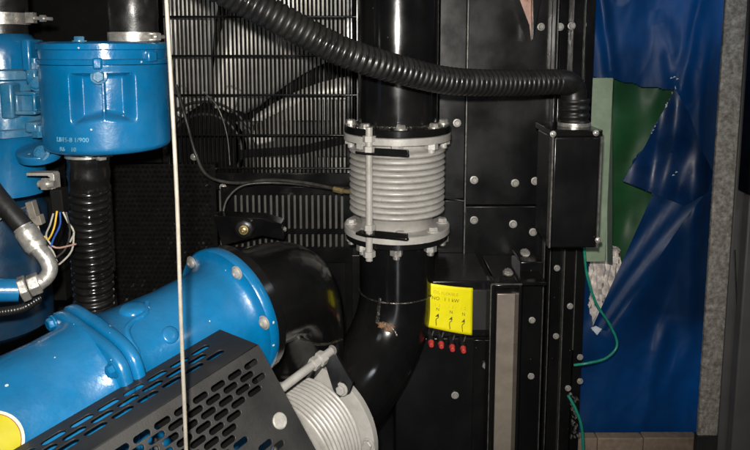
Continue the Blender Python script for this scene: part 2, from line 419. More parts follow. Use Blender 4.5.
# ================================================================== STEEL CABINET
Yp = 1.62
cb = thing('steel_cabinet', 'glossy black steel cabinet with bolted panels and vertical seams', 'cabinet', P(510, 480, Yp))
def panel(x0, y0, x1, y1, Y, d=.02, name='panel', m='panel', bev=.0022):
    b = MB(); b.pbox(x0, y0, x1, y1, Y, d); return b.build(name, m, cb, bev)
panel(437.5, -60, 463.6, 199, Yp); panel(437.5, 200.2, 463.6, 500, Yp+.002)
panel(465, -60, 548.5, 205, Yp-.002); panel(465, 206.4, 548.5, 500, Yp)
panel(437, -70, 700-115, 510, Yp+.03, .02, 'back_panel')
b = MB()
b.pbox(434.6, -60, 436.2, 250, Yp-.012, .02); b.pbox(464, -60, 465.2, 262, Yp-.006, .006); b.build('seam_highlight', 'edge', cb)  # pale strips painted in as bevel highlights along the seams
# vertical angle bars
for x0, x1, Y, nm in ((549, 552, 1.585, 'angle_bar'), (553, 565, 1.60, 'angle_bar'), (566.2, 577, 1.588, 'angle_bar'), (578.2, 587, 1.60, 'angle_bar')):
    panel(x0, -60, x1, 500, Y, .03, nm, 'black', .0015)
b = MB()
for x, ya, yb in ((551.5, -60, 72), (566, -60, 72), (577.6, -60, 80), (545.5, 210, 470), (551.5, 250, 470), (566, 250, 470), (577.6, 250, 350)):
    b.pbox(x-.35, ya, x+.35, yb, 1.583, .02)
b.build('bar_edge', 'edge', cb)
panel(521.5, 262, 544, 500, 1.50, .1, 'corner_post', 'black')
for x, y in ((457, 123), (474, 180), (515, 183), (535, 181), (474, 220), (513, 224), (533, 232)):
    fast('bolt', cb, P(x, y, Yp-.003), (random.uniform(-.05, .05), -1, random.uniform(-.05, .05)), .0102, 'zincd', 'hex')
for x, y in ((541, 27), (560, 27), (571.5, 26), (582.5, 25)):
    fast('bolt', cb, P(x, y, (Yp-.002 if x < 549 else 1.588 if 566 < x < 577 else 1.60)), (random.uniform(-.05, .05), -1, 0), .0094, 'zincd', 'hex')
for x, y, Y in ((532, 320, 1.5), (531, 376, 1.5), (556, 336, 1.6), (570, 306, 1.588), (568, 388, 1.588), (580, 357, 1.6), (580, 381, 1.6), (557, 268, 1.6)):
    fast('bolt', cb, P(x, y, Y), (0, -1, 0), .0080, 'zincd', 'hex')
# pale pink plate standing in for a bright reflection on the panel, top right
cp = MB(); q = [P(519, -40, 1.57), P(531, -40, 1.57), P(531.5, 41, 1.57), P(529.5, 25, 1.57), P(520, 0, 1.57)]
cp.poly(q, (0, .004, 0)); o = cp.build('reflection_plate', 'copper'); tag(o, 'narrow pinkish pointed plate standing in for a reflection at the top edge of the cabinet', 'bracket')
b = MB(); b.poly([P(533, -40, 1.55), P(549, -40, 1.55), P(533, 40, 1.55)], (0, .01, 0)); o = b.build('gusset', 'panel', cb, .001)

# control box
Yb = 1.42
bx = thing('control_box', 'low black control box carrying the yellow label and four red knobs', 'box', P(445, 480, Yb))
b = MB(); b.pbox(404, 281, 491, 337, Yb, .2); b.build('upper_body', 'panel', bx, .003)
b = MB(); b.pbox(396, 338, 491, 500, Yb+.012, .18); b.build('lower_body', 'panel', bx, .003)
b = MB(); b.pbox(472, 290, 489, 330, Yb-.004, .006); b.build('cover_plate', 'dull', bx, .001)
b = MB(); b.pbox(476, 340, 491, 500, Yb+.004, .01); b.build('side_plate', 'black', bx, .001)
fast('bolt', bx, P(455, 395, Yb+.011), (0, -1, 0), .0088, 'zincd', 'hex')
fast('bolt', bx, P(486, 365, Yb+.003), (-.4, -1, .1), .0075, 'zinc', 'nut')
fast('bolt', bx, P(508, 273, 1.46), (0, -.3, 1), .012, 'zinc', 'hex')
fast('bolt', bx, P(525, 253, 1.55), (0, -.6, .8), .012, 'zinc', 'hex')
# ledge plate behind the top
b = MB(); A = P(491, 283, 1.42)
b.box(((WX(491, 1.5)+WX(540, 1.5))/2, 1.52, A.z-.004), (WX(540, 1.5)-WX(491, 1.5), .19, .008)); b.build('ledge', 'black', bx, .0015)
for i, (x, y) in enumerate(((431, 342), (441, 343.5), (452, 346.5), (463, 348))):
    kn = thing('knob', '%s red tipped plug from the left under the yellow label' % ['first', 'second', 'third', 'fourth'][i], 'knob', P(x, y, Yb-.02), 'red tipped plugs under the yellow label')
    q = P(x, y, Yb-.022)
    b = MB(); b.cyl(q, q+V((0, -.014, -.002)), .0072, .0052, 20); b.build('cap', 'red', kn, .001)
    b = MB(); b.cyl(q+V((0, .034, .006)), q, .0075, seg=16); b.cyl(q+V((0, .012, .002)), q+V((0, .003, 0)), .0095, seg=6); b.build('barrel', 'rubber', kn)
    b = MB(); b.tube([q+V((0, .012, .006)), q+V((.004, .004, .018)), q+V((.008, .02, .022))], .0022, 8); b.build('lead', 'wirebk', kn)
# yellow label (slightly bent, its own thing stuck on the box)
yl = thing('warning_label', 'bright yellow label with dark writing above the red plugs', 'label', P(450, 333, Yb-.01))
TL, TR, BR, BL = P(429, 283, Yb-.018), P(473, 288, Yb-.006), P(472, 335, Yb-.006), P(427, 327, Yb-.014)
def lab(u, v, off=0):   # u 0..1 left to right, v 0..1 top to bottom
    p = TL.lerp(TR, u).lerp(BL.lerp(BR, u), v)
    return p+V((0, -off-.003*math.sin(u*math.pi)-.0012*math.sin(v*5+u*3), 0))
b = MB(); g = [[b.bm.verts.new(lab(i/16, j/16)) for i in range(17)] for j in range(17)]
for j in range(16):
    for i in range(16): b.bm.faces.new((g[j][i], g[j][i+1], g[j+1][i+1], g[j+1][i]))
o = b.build('sheet', 'yellow', yl); sd = o.modifiers.new('s', 'SOLIDIFY'); sd.thickness = .0006; sd.offset = 0
W_, H_ = (TR-TL).length, (BL-TL).length
def ltxt(s, u, v, size, m='ink', sp=1.0): text('lettering', s, size, m, yl, lambda x, y, z: lab(u+x/W_, v-y/H_, .0012+z), .0001, sp)
ltxt('OIL FLEXIBLE', .10, .20, .0100, 'inkf'); ltxt('NO   1 1 kW', .07, .34, .0115)
for u, dv in ((.20, 0), (.50, .04), (.78, .07)):
    ltxt('1  2', u-.06, .48, .0085, 'inkf'); ltxt('N', u-.02, .58+dv*.4, .0100)
    v0 = .66+dv*.4
    b = MB(); b.tube([lab(u+.03, v0, .0015), lab(u+.035, v0+.08, .0015), lab(u-.01, v0+.12, .0015), lab(u, v0+.26, .0015)], .0009, 6, .003)
    b.poly([lab(u-.03, v0+.06, .0015), lab(u+.04, v0-.02, .0015), lab(u+.05, v0+.05, .0015)], (0, -.0006, 0)); b.build('symbol', 'ink', yl)
# dog-ear tape at label corner
b = MB(); b.poly([P(427, 279, Yb-.02), P(431, 284, Yb-.02), P(429, 289, Yb-.02)], (0, .001, 0)); b.build('torn_corner', 'copper', yl)

# shiny channel strip
ch = thing('steel_channel', 'upright black framed channel with brushed steel face beside the control box', 'channel', P(508, 480, 1.36))
b = MB(); b.pbox(493, 285, 496.5, 520, 1.345, .06); b.pbox(521, 285, 524, 520, 1.345, .06); b.pbox(496.7, 285, 520.8, 288.5, 1.347, .055)
b.build('frame', 'black', ch, .0012)
b = MB(); b.pbox(496, 285, 522, 520, 1.392, .006); b.build('back_sheet', 'black', ch)
b = MB(); b.pbox(499, 294, 519.5, 520, 1.385, .006); b.build('face_strip', 'steel', ch, .001)
b = MB(); b.pbox(492.3, 285, 493, 520, 1.343, .004); b.pbox(493, 284, 524, 284.7, 1.343, .004); b.build('pale_edge', 'edge', ch)

# ================================================================== VERTICAL EXHAUST PIPE + BELLOWS
Yv = 1.44; Xc = P(397, 180, Yv).x
def vp(y, Y=Yv): return P(397, y, Y).z
ZF1 = vp(131); r_pipe = 39.5*S(Yv); RF = 54*S(Yv)
up = thing('exhaust_pipe', 'glossy black upright pipe rising from the grey bellows', 'pipe', (Xc, Yv, ZF1))
b = MB(); b.rev([(0.012, r_pipe), (.6, r_pipe)], (Xc, Yv, ZF1), (0, 0, 1), 72); b.build('pipe_body', 'black', up)
b = MB(); b.rev([(0.001, RF*.99), (.014, RF*.99), (.016, RF*.97), (.016, r_pipe)], (Xc, Yv, ZF1), (0, 0, 1), 72); fu = b.build('flange', 'black', up)
b = MB(); b.tube([(Xc+(r_pipe+.002)*math.cos(a), Yv+(r_pipe+.002)*math.sin(a), ZF1+.018) for a in [2*math.pi*k/48 for k in range(49)]], .004, 8, .004); b.build('weld', 'weld', up)

ej = thing('expansion_joint', 'upright grey ribbed bellows joint between the black pipe flanges', 'expansion joint', (Xc, Yv, vp(237)))
ZF2 = vp(226); t1 = .015
def fl(z0, name):
    b = MB(); b.rev([(0, r_pipe*.9), (0, RF), (t1*.9, RF), (t1, RF*.985), (t1, r_pipe*.9)], (Xc, Yv, z0), (0, 0, 1), 72); return b.build(name, 'grey', ej)
fA = fl(ZF1-t1-.001, 'flange'); fB = fl(ZF2-t1/2, 'flange')
zt, zb = vp(146), vp(210)
RB = 48.5*S(Yv); d = .0130; nr = 11
prof = [(ZF2+t1/2, r_pipe*.93), (zb-.006, r_pipe*.93)]
for i in range(nr*12+1):
    q = i/12; prof.append((zb+(zt-zb)*i/(nr*12), RB-d*(1-abs(math.sin(math.pi*q))**.5)))
prof += [(zt+.006, r_pipe*.93), (ZF1-t1-.001, r_pipe*.93)]
b = MB(); b.rev(prof, (Xc, Yv, 0), (0, 0, 1), 96, cap=False); b.build('bellows', 'grey', ej, angle=70)
# tie rod at front left, plus one at the back
for ang, vis in ((R(-120), 1), (R(60), 0)):
    rx, ry = Xc+(RF+.004)*math.cos(ang), Yv+(RF+.004)*math.sin(ang)
    b = MB(); b.cyl((rx, ry, ZF2-.045), (rx, ry, ZF1+.022), .0075, seg=20); tr_ = b.build('tie_rod', 'grey', ej)
    for z, s in ((ZF1-.008, 1), (ZF1-.030, 1), (ZF2+.022, 1), (ZF2-.036, 1)):
        fast('nut', tr_, (rx, ry, z), (0, 0, 1), .0135, 'grey', 'nut', .4)
    for z in (ZF1-.034, ZF2+.010):
        q = V((rx, ry, z)); tv = V((math.cos(ang), math.sin(ang), 0)); sd = V((-tv.y, tv.x, 0))*(1 if vis else 1)
        b = MB(); b.poly([q-sd*.028+tv*.010, q+sd*.0+tv*.016, q+sd*.088-tv*.004, q+sd*.088-tv*.012, q-sd*.028-tv*.02], (0, 0, .005))
        b.poly([q+sd*.018+tv*.010, q+sd*.088-tv*.0045, q+sd*.088-tv*.0085, q+sd*.018+tv*.006], (0, 0, .015))
        b.build('lug', 'black', ej, .0008)
bolt_circle(fu, (Xc, Yv, ZF1+.016), (0, 0, 1), (RF+r_pipe)/2, 8, .0140, 'zinc', .05)
bolt_circle(fA, (Xc, Yv, ZF1-t1-.001), (0, 0, -1), (RF+r_pipe)/2, 8, .0140, 'grey', .05, 'nut', 'nut')
bolt_circle(fB, (Xc, Yv, ZF2+t1/2), (0, 0, 1), (RF+r_pipe)/2, 8, .0140, 'grey', .05)
bolt_circle(fB, (Xc, Yv, ZF2-t1/2-.014), (0, 0, -1), (RF+r_pipe)/2, 8, .0140, 'zinc', .05, 'nut', 'nut')

# elbow under it
e1 = thing('elbow_pipe', 'glossy black welded elbow with a rust patch below the upright bellows', 'pipe', (Xc, Yv, vp(400)))
b = MB(); b.rev([(-.013, r_pipe), (-.013, RF*.97), (-.001, RF*.97), (-.001, r_pipe)], (Xc, Yv, ZF2-t1/2), (0, 0, 1), 72, cap=False); b.build('flange', 'black', e1)
C2 = P(317, 428, 1.22)             # lower flange centre
ax2 = V((-.47, -.88, .02)).normalized()
p0 = V((Xc, Yv, ZF2-.02)); path = [p0, V((Xc, Yv, vp(262))), V((Xc, Yv, vp(288)))]
S_, E_ = V((Xc, Yv, vp(286))), C2-ax2*.005
c1_, c2_ = S_+V((0, 0, -.15)), E_-ax2*.13
path2 = [S_*(1-t)**3+c1_*3*t*(1-t)**2+c2_*3*t*t*(1-t)+E_*t**3 for t in [i/12 for i in range(13)]]
b = MB(); b.tube([p0, V((Xc, Yv, vp(289)))], r_pipe*.97, 64, .02); b.build('straight', 'black', e1)
b = MB(); b.tube(path2, lambda t, s: r_pipe*(.955+.03*math.sin(t*3.1)), 64, .012); bend1 = b.build('bend', 'black', e1)
b = MB(); zr = vp(289)
b.tube([(Xc+(r_pipe*.975)*math.cos(a), Yv+(r_pipe*.975)*math.sin(a), zr) for a in [2*math.pi*k/60 for k in range(61)]], lambda t, s: .0014+.0010*random.random(), 8, .003)
b.build('weld', 'weld', e1)
b = MB(); b.tube([hit(bend1, x, y, .0005)[0] for x, y in ((380, 291), (380, 299), (379, 307), (378, 316), (377, 322))], lambda t, s: .0028+.0022*random.random(), 8, .003); b.build('weld', 'weld', e1)
b = MB(); ring = []
for k in range(18):
    a = 2*math.pi*k/18; rr = 1+.35*random.uniform(-1, 1); ring.append((8.5*rr*math.cos(a), 4.0*rr*math.sin(a)))
rows = []
for s_, lf in ((1, .0003), (.8, .0016), (.45, .0022), (.1, .0012)):
    rows.append([hit(bend1, 386+x*s_*.92-z*s_*.35, 327+z*s_+x*s_*.38, lf)[0] for x, z in ring])
b.rings(rows); b.build('rust_patch', 'rust', e1)
b = MB(); b.tube([hit(bend1, x, y, .0004)[0] for x, y in ((379, 322), (386, 324), (394, 330), (397, 336))], .0018, 6, .003); b.build('weld_spatter', 'weld', e1)

# lower bellows joint
j2 = thing('expansion_joint', 'grey bellows joint lying tilted toward the viewer behind the perforated guard', 'expansion joint', C2+V((0, 0, -.1)))
RF2 = .139; RB2 = .118
b = MB(); b.rev([(0, .05), (0, RF2), (.014, RF2), (.015, RF2*.98), (.015, .05)], C2, ax2, 72); fl2 = b.build('flange', 'grey', j2)
prof = [(.015, .1), (.022, .1)]; n2 = 10
for i in range(n2*12+1): prof.append((.022+.105*i/(n2*12), RB2-.0085*(1-abs(math.sin(math.pi*i/12))**.5)))
prof += [(.135, .08), (.16, .08)]
b = MB(); b.rev(prof, C2, ax2, 96, cap=False); b.build('bellows', 'grey', j2, angle=70)
b = MB(); b.rev([(.16, .05), (.16, RF2), (.175, RF2), (.175, .05)], C2, ax2, 72); b.build('flange', 'grey', j2)
f2 = frame(ax2)
def on2(px, py, h, r):   # point at angle toward pixel
    best = min(range(360), key=lambda a: ((lambda w: (w[0]-px)**2+(w[1]-py)**2)(proj(C2+f2@V((r*math.cos(R(a)), r*math.sin(R(a)), h))))))
    return C2+f2@V((r*math.cos(R(best)), r*math.sin(R(best)), h)), R(best)
def proj(p):
    d = V(p)-CAM; fw = d.y*math.cos(TH)-d.z*math.sin(TH); u = d.y*math.sin(TH)+d.z*math.cos(TH)
    return (375+FOC*d.x/fw, PPY-FOC*u/fw)
for px, py in ((375, 443), (300, 372), (372, 470)):
    q, a = on2(px, py, .015, .127); fast('bolt', fl2, q, ax2, .0125, 'grey', 'hex')
b = MB(); b.poly([P(321, 352, 1.16), P(331, 346, 1.16), P(353, 383, 1.15), P(349, 394, 1.145), P(339, 397, 1.14), P(333, 390, 1.14)], ax2*-.006); lugo = b.build('lug', 'black', j2, .001)
fast('bolt', lugo, P(342, 389, 1.143), ax2, .0125, 'grey', 'hex')
r0, r1 = P(331, 351, 1.145), P(262, 403, 1.0)
b = MB(); b.cyl(r0, r1, .0078, seg=20); rod = b.build('tie_rod', 'grey', j2)
dr = (r1-r0).normalized()
fast('nut', rod, r0+dr*.022, dr, .0135, 'grey', 'nut', .3); fast('nut', rod, r0+dr*.042, dr, .0120, 'grey', 'nut', .3); fast('cap_nut', rod, r0-dr*.004, -dr, .0095, 'zinc', 'round')

# ================================================================== BLUE TAPERED HOUSING
A, B = P(232, 312, 1.05), P(20, 430, .78)
ax = (B-A).normalized(); Lh = (B-A).length
bh = thing('blue_valve_housing', 'bright blue tapered cast housing with bolted flanges, lower left', 'housing', P(120, 450, .9))
b = MB()
b.rev([(0, .06), (0, .114), (.003, .1165), (.015, .1165), (.018, .114), (.018, .102), (.024, .095), (.04, .090), (.12, .088), (.20, .093), (.222, .100), (.226, .104)], A, ax, 96)
neck = b.build('neck', 'blue', bh, angle=50)
fr = frame(ax)
# second flange: lobed outline with lugs
def ang_for(px, py, h, r):
    return min((R(a) for a in range(360)), key=lambda a: (lambda w: (w[0]-px)**2+(w[1]-py)**2)(proj(A+fr@V((r*math.cos(a), r*math.sin(a), h)))) )
A1 = ang_for(105, 374, .256, .112)
def squared(h0, h1, name, R0):
    b = MB(); rings = []
    for h, s_ in ((h0, .965), (h0+.004, 1), (h1-.004, 1), (h1, .965)):
        ring = []
        for k in range(160):
            a = 2*math.pi*k/160; q = a-A1+math.pi/4
            r = R0/((abs(math.cos(q))**4.5+abs(math.sin(q))**4.5)**(1/4.5))
            ring.append(A+fr@V((r*s_*math.cos(a), r*s_*math.sin(a), h)))
        rings.append(ring)
    b.rings(rings); return b.build(name, 'blue', bh, angle=50)
squared(.222, .2380, 'rear_flange', .1015); jf = squared(.2390, .256, 'joint_flange', .1000)
b = MB(); b.rev([(.255, .104), (.262, .0985), (.30, .0965), (.75, .100)], A, ax, 96); b.build('barrel', 'blue', bh, angle=50)
for k in range(4):
    a = A1+2*math.pi*k/4
    fast('bolt', jf, A+fr@V((.1095*math.cos(a), .1095*math.sin(a), .2562)), ax, .0115, 'blue', 'hex')
for px, py in ((192, 262), (240, 270), (267, 322)):
    a = ang_for(px, py, .018, .1065); fast('bolt', bh, A+fr@V((.1065*math.cos(a), .1065*math.sin(a), .0185)), ax, .0115, 'zincd', 'round')
# raised casting squiggle and pad on the neck
wp = [hit(neck, x, y, -.001)[0] for x, y in ((112, 306), (124, 299), (138, 297), (147, 303), (145, 314), (133, 321), (127, 330), (131, 342), (137, 352), (136, 364))]
b = MB(); b.tube([p_ for p_ in wp if p_], .0048, 12, .004); b.build('casting_rib', 'blue', bh)
q, n_ = hit(neck, 133, 309, -.004); b = MB(); b.rev([(0, .020), (.006, .019), (.0085, .015), (.009, .006)], q, n_, 32); b.build('cast_pad', 'blue', bh, angle=60)
q, n_ = hit(neck, 170, 335, -.004); b = MB(); b.rev([(0, .013), (.006, .0125), (.0075, .010), (.008, .004)], q, n_, 32); b.build('cast_pad', 'blue', bh, angle=60)
def on_neck(h, a, r=.090): return A+fr@V((r*math.cos(a), r*math.sin(a), h))
# sticker on barrel
def hit_cyl(px, py, r):
    d = (P(px, py, 1)-CAM).normalized(); o = CAM-A
    dd = d-ax*d.dot(ax); oo = o-ax*o.dot(ax)
    a_, b_, c_ = dd.dot(dd), 2*dd.dot(oo), oo.dot(oo)-r*r
    t = (-b_-math.sqrt(max(0, b_*b_-4*a_*c_)))/(2*a_); p = CAM+d*t; h = (p-A).dot(ax); l = fr.transposed()@(p-A)
    return h, math.atan2(l.y, l.x)
st = thing('oval_sticker', 'round yellow sticker with cream rim at the lower left photo edge', 'sticker', P(5, 445, .75))
h0, a0 = hit_cyl(-14, 447, .0985)
for nm, m_, rr, lift in (('rim', 'cream', .040, .0006), ('line', 'maroon', .0365, .0010), ('face', 'sticker_yellow', .0355, .0014)):
    b = MB(); rings = []
    for i in range(9):
        s_ = max(.02, i/8); ring = []
        for k in range(48):
            t = 2*math.pi*k/48; hh = h0+rr*s_*math.cos(t); aa = a0+rr*s_*math.sin(t)/.098
            rb = .096+.004*max(0, (hh-.30))/.45
            ring.append(A+fr@V(((rb+lift)*math.cos(aa), (rb+lift)*math.sin(aa), hh)))
        rings.append(ring)
    b.rings(rings, cap=False); b.build(nm, m_, st)

# black elbow behind it
e2 = thing('elbow_pipe', 'black cast elbow bending down behind the blue housing flange', 'pipe', P(305, 420, 1.2))
b = MB(); b.tube([A-ax*.0, A-ax*.045, P(286, 293, 1.165), P(298, 325, 1.24), P(302, 370, 1.34), P(303, 430, 1.42), P(303, 500, 1.50)], lambda t, s: .091-.003*t, 64, .012); bend2 = b.build('bend', 'cast_black', e2)
b = MB(); b.rev([(-.016, .08), (-.016, .113), (-.001, .113), (-.001, .08)], A, ax, 72, cap=False); b.build('flange', 'black', e2)
wp = [hit(bend2, x, 344-6*((x-322)/22)**2, .0006)[0] for x in (299, 305, 311, 317, 323, 329, 335, 341)]
b = MB(); b.tube([p_ for p_ in wp if p_], lambda t, s: .0022+.0014*random.random(), 8, .004); b.build('weld', 'weld', e2)

# ================================================================== PERFORATED GUARD
K = P(258, 345, .84); u = (P(100, 446, .665)-K).normalized()
lo, hi = .5, 1.3
for _ in range(50):
    m_ = (lo+hi)/2
    if (P(315, 450, m_)-K).dot(u) > 0: lo = m_
    else: hi = m_
v = (P(315, 450, m_)-K).normalized(); nrm = u.cross(v)
if nrm.y > 0: nrm = -nrm
bg = thing('perforated_guard', 'charcoal perforated sheet metal guard with slotted holes at the bottom edge', 'guard', K+v*.3)
holes = []
row = 0; bb = .016
while bb < .24:
    off = (row % 2)*.0135
    a_ = .012+off
    start = [.0, .0, .004, .010, .014, .020, .05, .058, .02, .012][row % 10 if row < 10 else 9]
    a_ += 0 if row < 6 else .022
    while a_ < .40:
        L = .0225
        blk = (abs(a_-.03) < .032 and .052 < bb < .10)
        if not blk: holes.append(slot(a_+L/2, bb, L, .0086))
        a_ += .0270
    bb += .0104; row += 1
# the plate axis order must stay right handed toward the viewer
front = plate('front_sheet', [(0, 0), (.46, 0), (.46, .3), (0, .3)], holes, .0025, K, u, v, 'guard', bg)
w = P(220, 330, .905)-K; w = w-u*w.dot(u); wl = w.length; w.normalize()
top_off = (P(220, 330, .905)-K).dot(u)
holes = []
for row, bb in enumerate((wl*.40, wl*.58, wl*.76)):
    a_ = .030+.017*(row % 2)+top_off*0
    while a_ < .42:
        holes.append(slot(a_+.014, bb, .029, wl*.14)); a_ += .034
plate('top_sheet', [(0.0, .0018), (.48, .0018), (.48, wl), (top_off, wl)], holes, .0010, K, u, w, 'guard', bg)
b = MB(); b.poly([K+v*.003, K+v*.3, K+v*.3+w*.05, K+w*wl+u*top_off], nrm*.002); b.build('side_sheet', 'guard', bg)
b = MB(); b.poly([K+u*a_+v*c_+(-nrm)*.05 for a_, c_ in ((-.02, .0), (.15, .0), (.12, .09), (-.02, .09))], nrm*-.002); b.build('shadow_plate', 'void', bg)  # added black plate standing in for the guard's own shadow inside
q = P(279, 421, .80); # project on front plane
d_ = (q-CAM).normalized(); t_ = (K-CAM).dot(nrm)/d_.dot(nrm); q = CAM+d_*t_
b = MB(); b.rev([(0.0012, .0105), (.003, .0105), (.0045, .009), (.0045, .003)], q, nrm, 32); b.build('plug', 'zincd', bg)

# machinery inside the guard
am = thing('air_end', 'blue cast machine end with bolts seen through the guard slots', 'machine', P(170, 520, .95))
q = P(175, 470, .93); b = MB(); b.rev([(0, .03), (0, .07), (.02, .075), (.02, .105), (.04, .11), (.12, .11)], q, V((.3, .9, .1)), 64); b.build('end_cover', 'blue', am)
bolt_circle(am, q+V((.006, .018, .002)), (-.3, -.9, -.1), .092, 8, .012, 'zincd', .3)
bolt_circle(am, q-V((0, .001, 0)), (-.3, -.9, -.1), .05, 6, .010, 'zinc', 0)
q = P(100, 452, .86); b = MB(); b.rev([(0, .02), (0, .036), (.02, .04), (.1, .04)], q, V((.3, .9, .1)), 48); b.build('bearing_cap', 'blue', am)
b = MB(); b.tube([P(185, 440, .88), P(215, 428, .88), P(235, 402, .9), P(262, 388, .98)], .005, 12); b.build('steel_line', 'zinc', am)

# ================================================================== WHITE CABLE IN FRONT
b = MB(); b.tube([P(165, -25, .62), P(168, 30, .62), P(172, 100, .62), P(177, 200, .62), P(181, 320, .62), P(185, 420, .62), P(187, 475, .62)], .0020, 14, .01)
tag(b.build('hanging_cable', 'cable'), 'thin off white cable hanging down in front of the blue machine', 'cable')

# ================================================================== BIG CORRUGATED HOSE
hs = thing('corrugated_hose', 'thick black corrugated hose sweeping across the top of the pipe', 'hose', P(400, 90, 1.15))
pts = [P(160, -50, 1.0), P(200, -24, 1.02), P(249, 3, 1.05), P(285, 22, 1.07), P(330, 46, 1.10), P(360, 58, 1.12), P(400, 70, 1.16), P(450, 81, 1.22), P(510, 83, 1.29), P(556, 82, 1.335)]
b = MB(); b.tube(pts, corr(.0118, .0265, .0042, .7), 40, .0118/7); b.build('hose_body', 'hose', hs, angle=80)
b = MB(); b.tube([P(550, 82, 1.335), P(566, 83, 1.35), P(573, 89, 1.36), P(574, 103, 1.36)], .0262, 32, .004); b.build('elbow_cuff', 'rubber', hs)
b = MB(); b.tube([P(574, 99, 1.36), P(574, 123, 1.36)], lambda t, s: .031+.0015*math.sin(s*400), 32, .002); b.build('cuff', 'rubber', hs)
clamp_band(hs, P(574, 124, 1.36), (0, 0, 1), .032, .008, 'zinc', None)

# junction box
Yj = 1.30
jb = thing('junction_box', 'black rectangular junction box at the end of the corrugated hose', 'box', P(575, 250, Yj))
b = MB(); b.pbox(551, 137, 597, 248, Yj, .13); b.build('body', 'panel', jb, .004)
b = MB(); b.pbox(549, 130, 599, 136.6, Yj-.004, .138); b.build('lid', 'black', jb, .002)
b = MB(); b.pbox(597.2, 137, 599, 248, Yj-.003, .13); b.pbox(549.5, 137, 551, 248, Yj-.003, .02); b.build('edge_strip', 'edge', jb)
for x, y in ((553, 134), (596, 133), (598, 240)):
    fast('bolt', jb, P(x, y, Yj-.005), (0, -1, 0), .0062, 'zinc', 'round')

# ================================================================== CABLES ON GRILLE
def cable(pts, r, m, name, label, cat='cable', parent=None, group=None):
    b = MB(); b.tube(pts, r, 10, .006); o = b.build(name, m, parent)
    if not parent: tag(o, label, cat, group)
    return o
lead = thing('sensor_lead', 'grey sensor cable with brass fitting running across below the guard', 'cable', P(300, 190, 1.5))
cable([P(176, 85, 1.62), P(186, 120, 1.6), P(196, 155, 1.6), P(208, 176, 1.58), P(235, 183, 1.57), P(270, 180, 1.56), P(305, 183, 1.54), P(336, 189, 1.5)], .0042, 'wirebk', 'sheath', '', parent=lead)
b = MB(); b.cyl(P(334, 189, 1.5), P(343, 191, 1.49), .007, seg=6); b.cyl(P(342, 191, 1.49), P(352, 192, 1.47), .005, seg=16); b.build('brass_fitting', 'brass', lead)
cable([P(222, 216, 1.55), P(228, 198, 1.56), P(245, 185, 1.57), P(280, 183, 1.58), P(320, 187, 1.56), P(350, 193, 1.5)], .0035, 'wirebk', 'thin_cable', 'thin black cable looping down beside the grommet bracket')
cable([P(204, 92, 1.64), P(218, 108, 1.63), P(227, 135, 1.63), P(230, 165, 1.63)], .0016, 'edge', 'bare_wire', 'bare thin wire arching in front of the fan hub', 'wire')
cable([P(436, 196, 1.57), P(452, 199, 1.6), P(464, 201, 1.60)], .0022, 'wirebk', 'thin_cable', 'short black cable from the bellows to the cabinet')
gm = thing('mount_bracket', 'black angled bracket with round rubber mount beneath the slotted grille', 'bracket', P(245, 245, 1.48))
b = MB(); b.poly([P(213, 216, 1.5), P(262, 218, 1.5), P(282, 224, 1.5), P(284, 240, 1.5), P(262, 236, 1.5), P(222, 246, 1.5)], (0, .05, 0)); b.build('bracket_body', 'black', gm, .002)
q = P(245, 228, 1.5); b = MB(); b.rev([(0, .026), (.012, .024), (.016, .018), (.016, .006)], q, (0, -1, 0), 8); b.build('rubber_mount', 'rubber', gm, .002)
fast('bolt', gm, q+V((0, -.0165, 0)), (0, -1, 0), .011, 'brass', 'round')
fast('bolt', gm, P(285, 229, 1.5), (-1, -1, 0), .006, 'zinc', 'round')
for x, y in ((194, 157), (223, 187)):
    fast('bolt', fg, P(x, y, Yg-.012), (0, -1, 0), .009, 'zincd', 'round')

# ================================================================== TOP LEFT BLUE FILTER HOUSING
Yh = 1.12; Xh = P(107, 100, Yh).x; rh = 60*S(Yh)
def hz(y): return P(107, y, Yh).z
fh = thing('filter_housing', 'round blue cast housing with ribbed pockets and raised lettering, top left', 'housing', (Xh, Yh, hz(150)))
zb_, ztop = hz(146), hz(50)
h = lambda y: hz(y)-zb_
def ca(px, y, r=None):
    r = r or rh; best, bd = 0, 1e9
    for k in range(-110, 130):
        a = R(k*.75); X_ = proj(V((Xh+r*math.sin(a), Yh-r*math.cos(a), hz(y))))[0]
        if abs(X_-px) < bd: best, bd = a, abs(X_-px)
    return best
aL, aM, aR = ca(69, 95), ca(103, 95), ca(138, 95)
def sm(x, a, b_): t = max(0, min(1, (x-a)/(b_-a))); return t*t*(3-2*t)
zP1, zP0 = h(71), h(117)
def pocket(a, z):
    best = 0
    for sh in (0, 2*math.pi/3, -2*math.pi/3):
        x = (a-sh+math.pi) % (2*math.pi)-math.pi
        if x < aL-.02 or x > aR+.02: continue
        side = sm(x, aL, aL+.10)*(1-sm(x, aR-.16, aR-.02))
        mid = abs(x-aM); ridge = 1-sm(mid, .010, .035)
        arch = .010*(1-min(1, abs(x-aM)/((aR-aL)/2)))
        zz_ = sm(z, zP0+arch-.004, zP0+arch+.010)*(1-sm(z, zP1-.006, zP1))
        best = max(best, side*zz_*(1-.75*ridge))
    return best
b = MB(); prof = [(-.002, rh*.4), (-.002, rh*.90), (.001, rh*.965), (.006, rh*.995)]+[(.008+(h(69)-.008)*k/44, rh) for k in range(45)]+[(h(66), rh*1.012), (h(64), rh*1.012)]
rings = []
for hh_, r_ in prof:
    ring = []
    for k in range(360):
        a = 2*math.pi*k/360; a_ = a if a < math.pi else a-2*math.pi
        rr_ = r_*(1-.25*pocket(a_, hh_)); ring.append(V((Xh+rr_*math.sin(a), Yh-rr_*math.cos(a), zb_+hh_)))
    rings.append(ring)
b.rings(rings); b.build('bowl', 'blue', fh, angle=60)
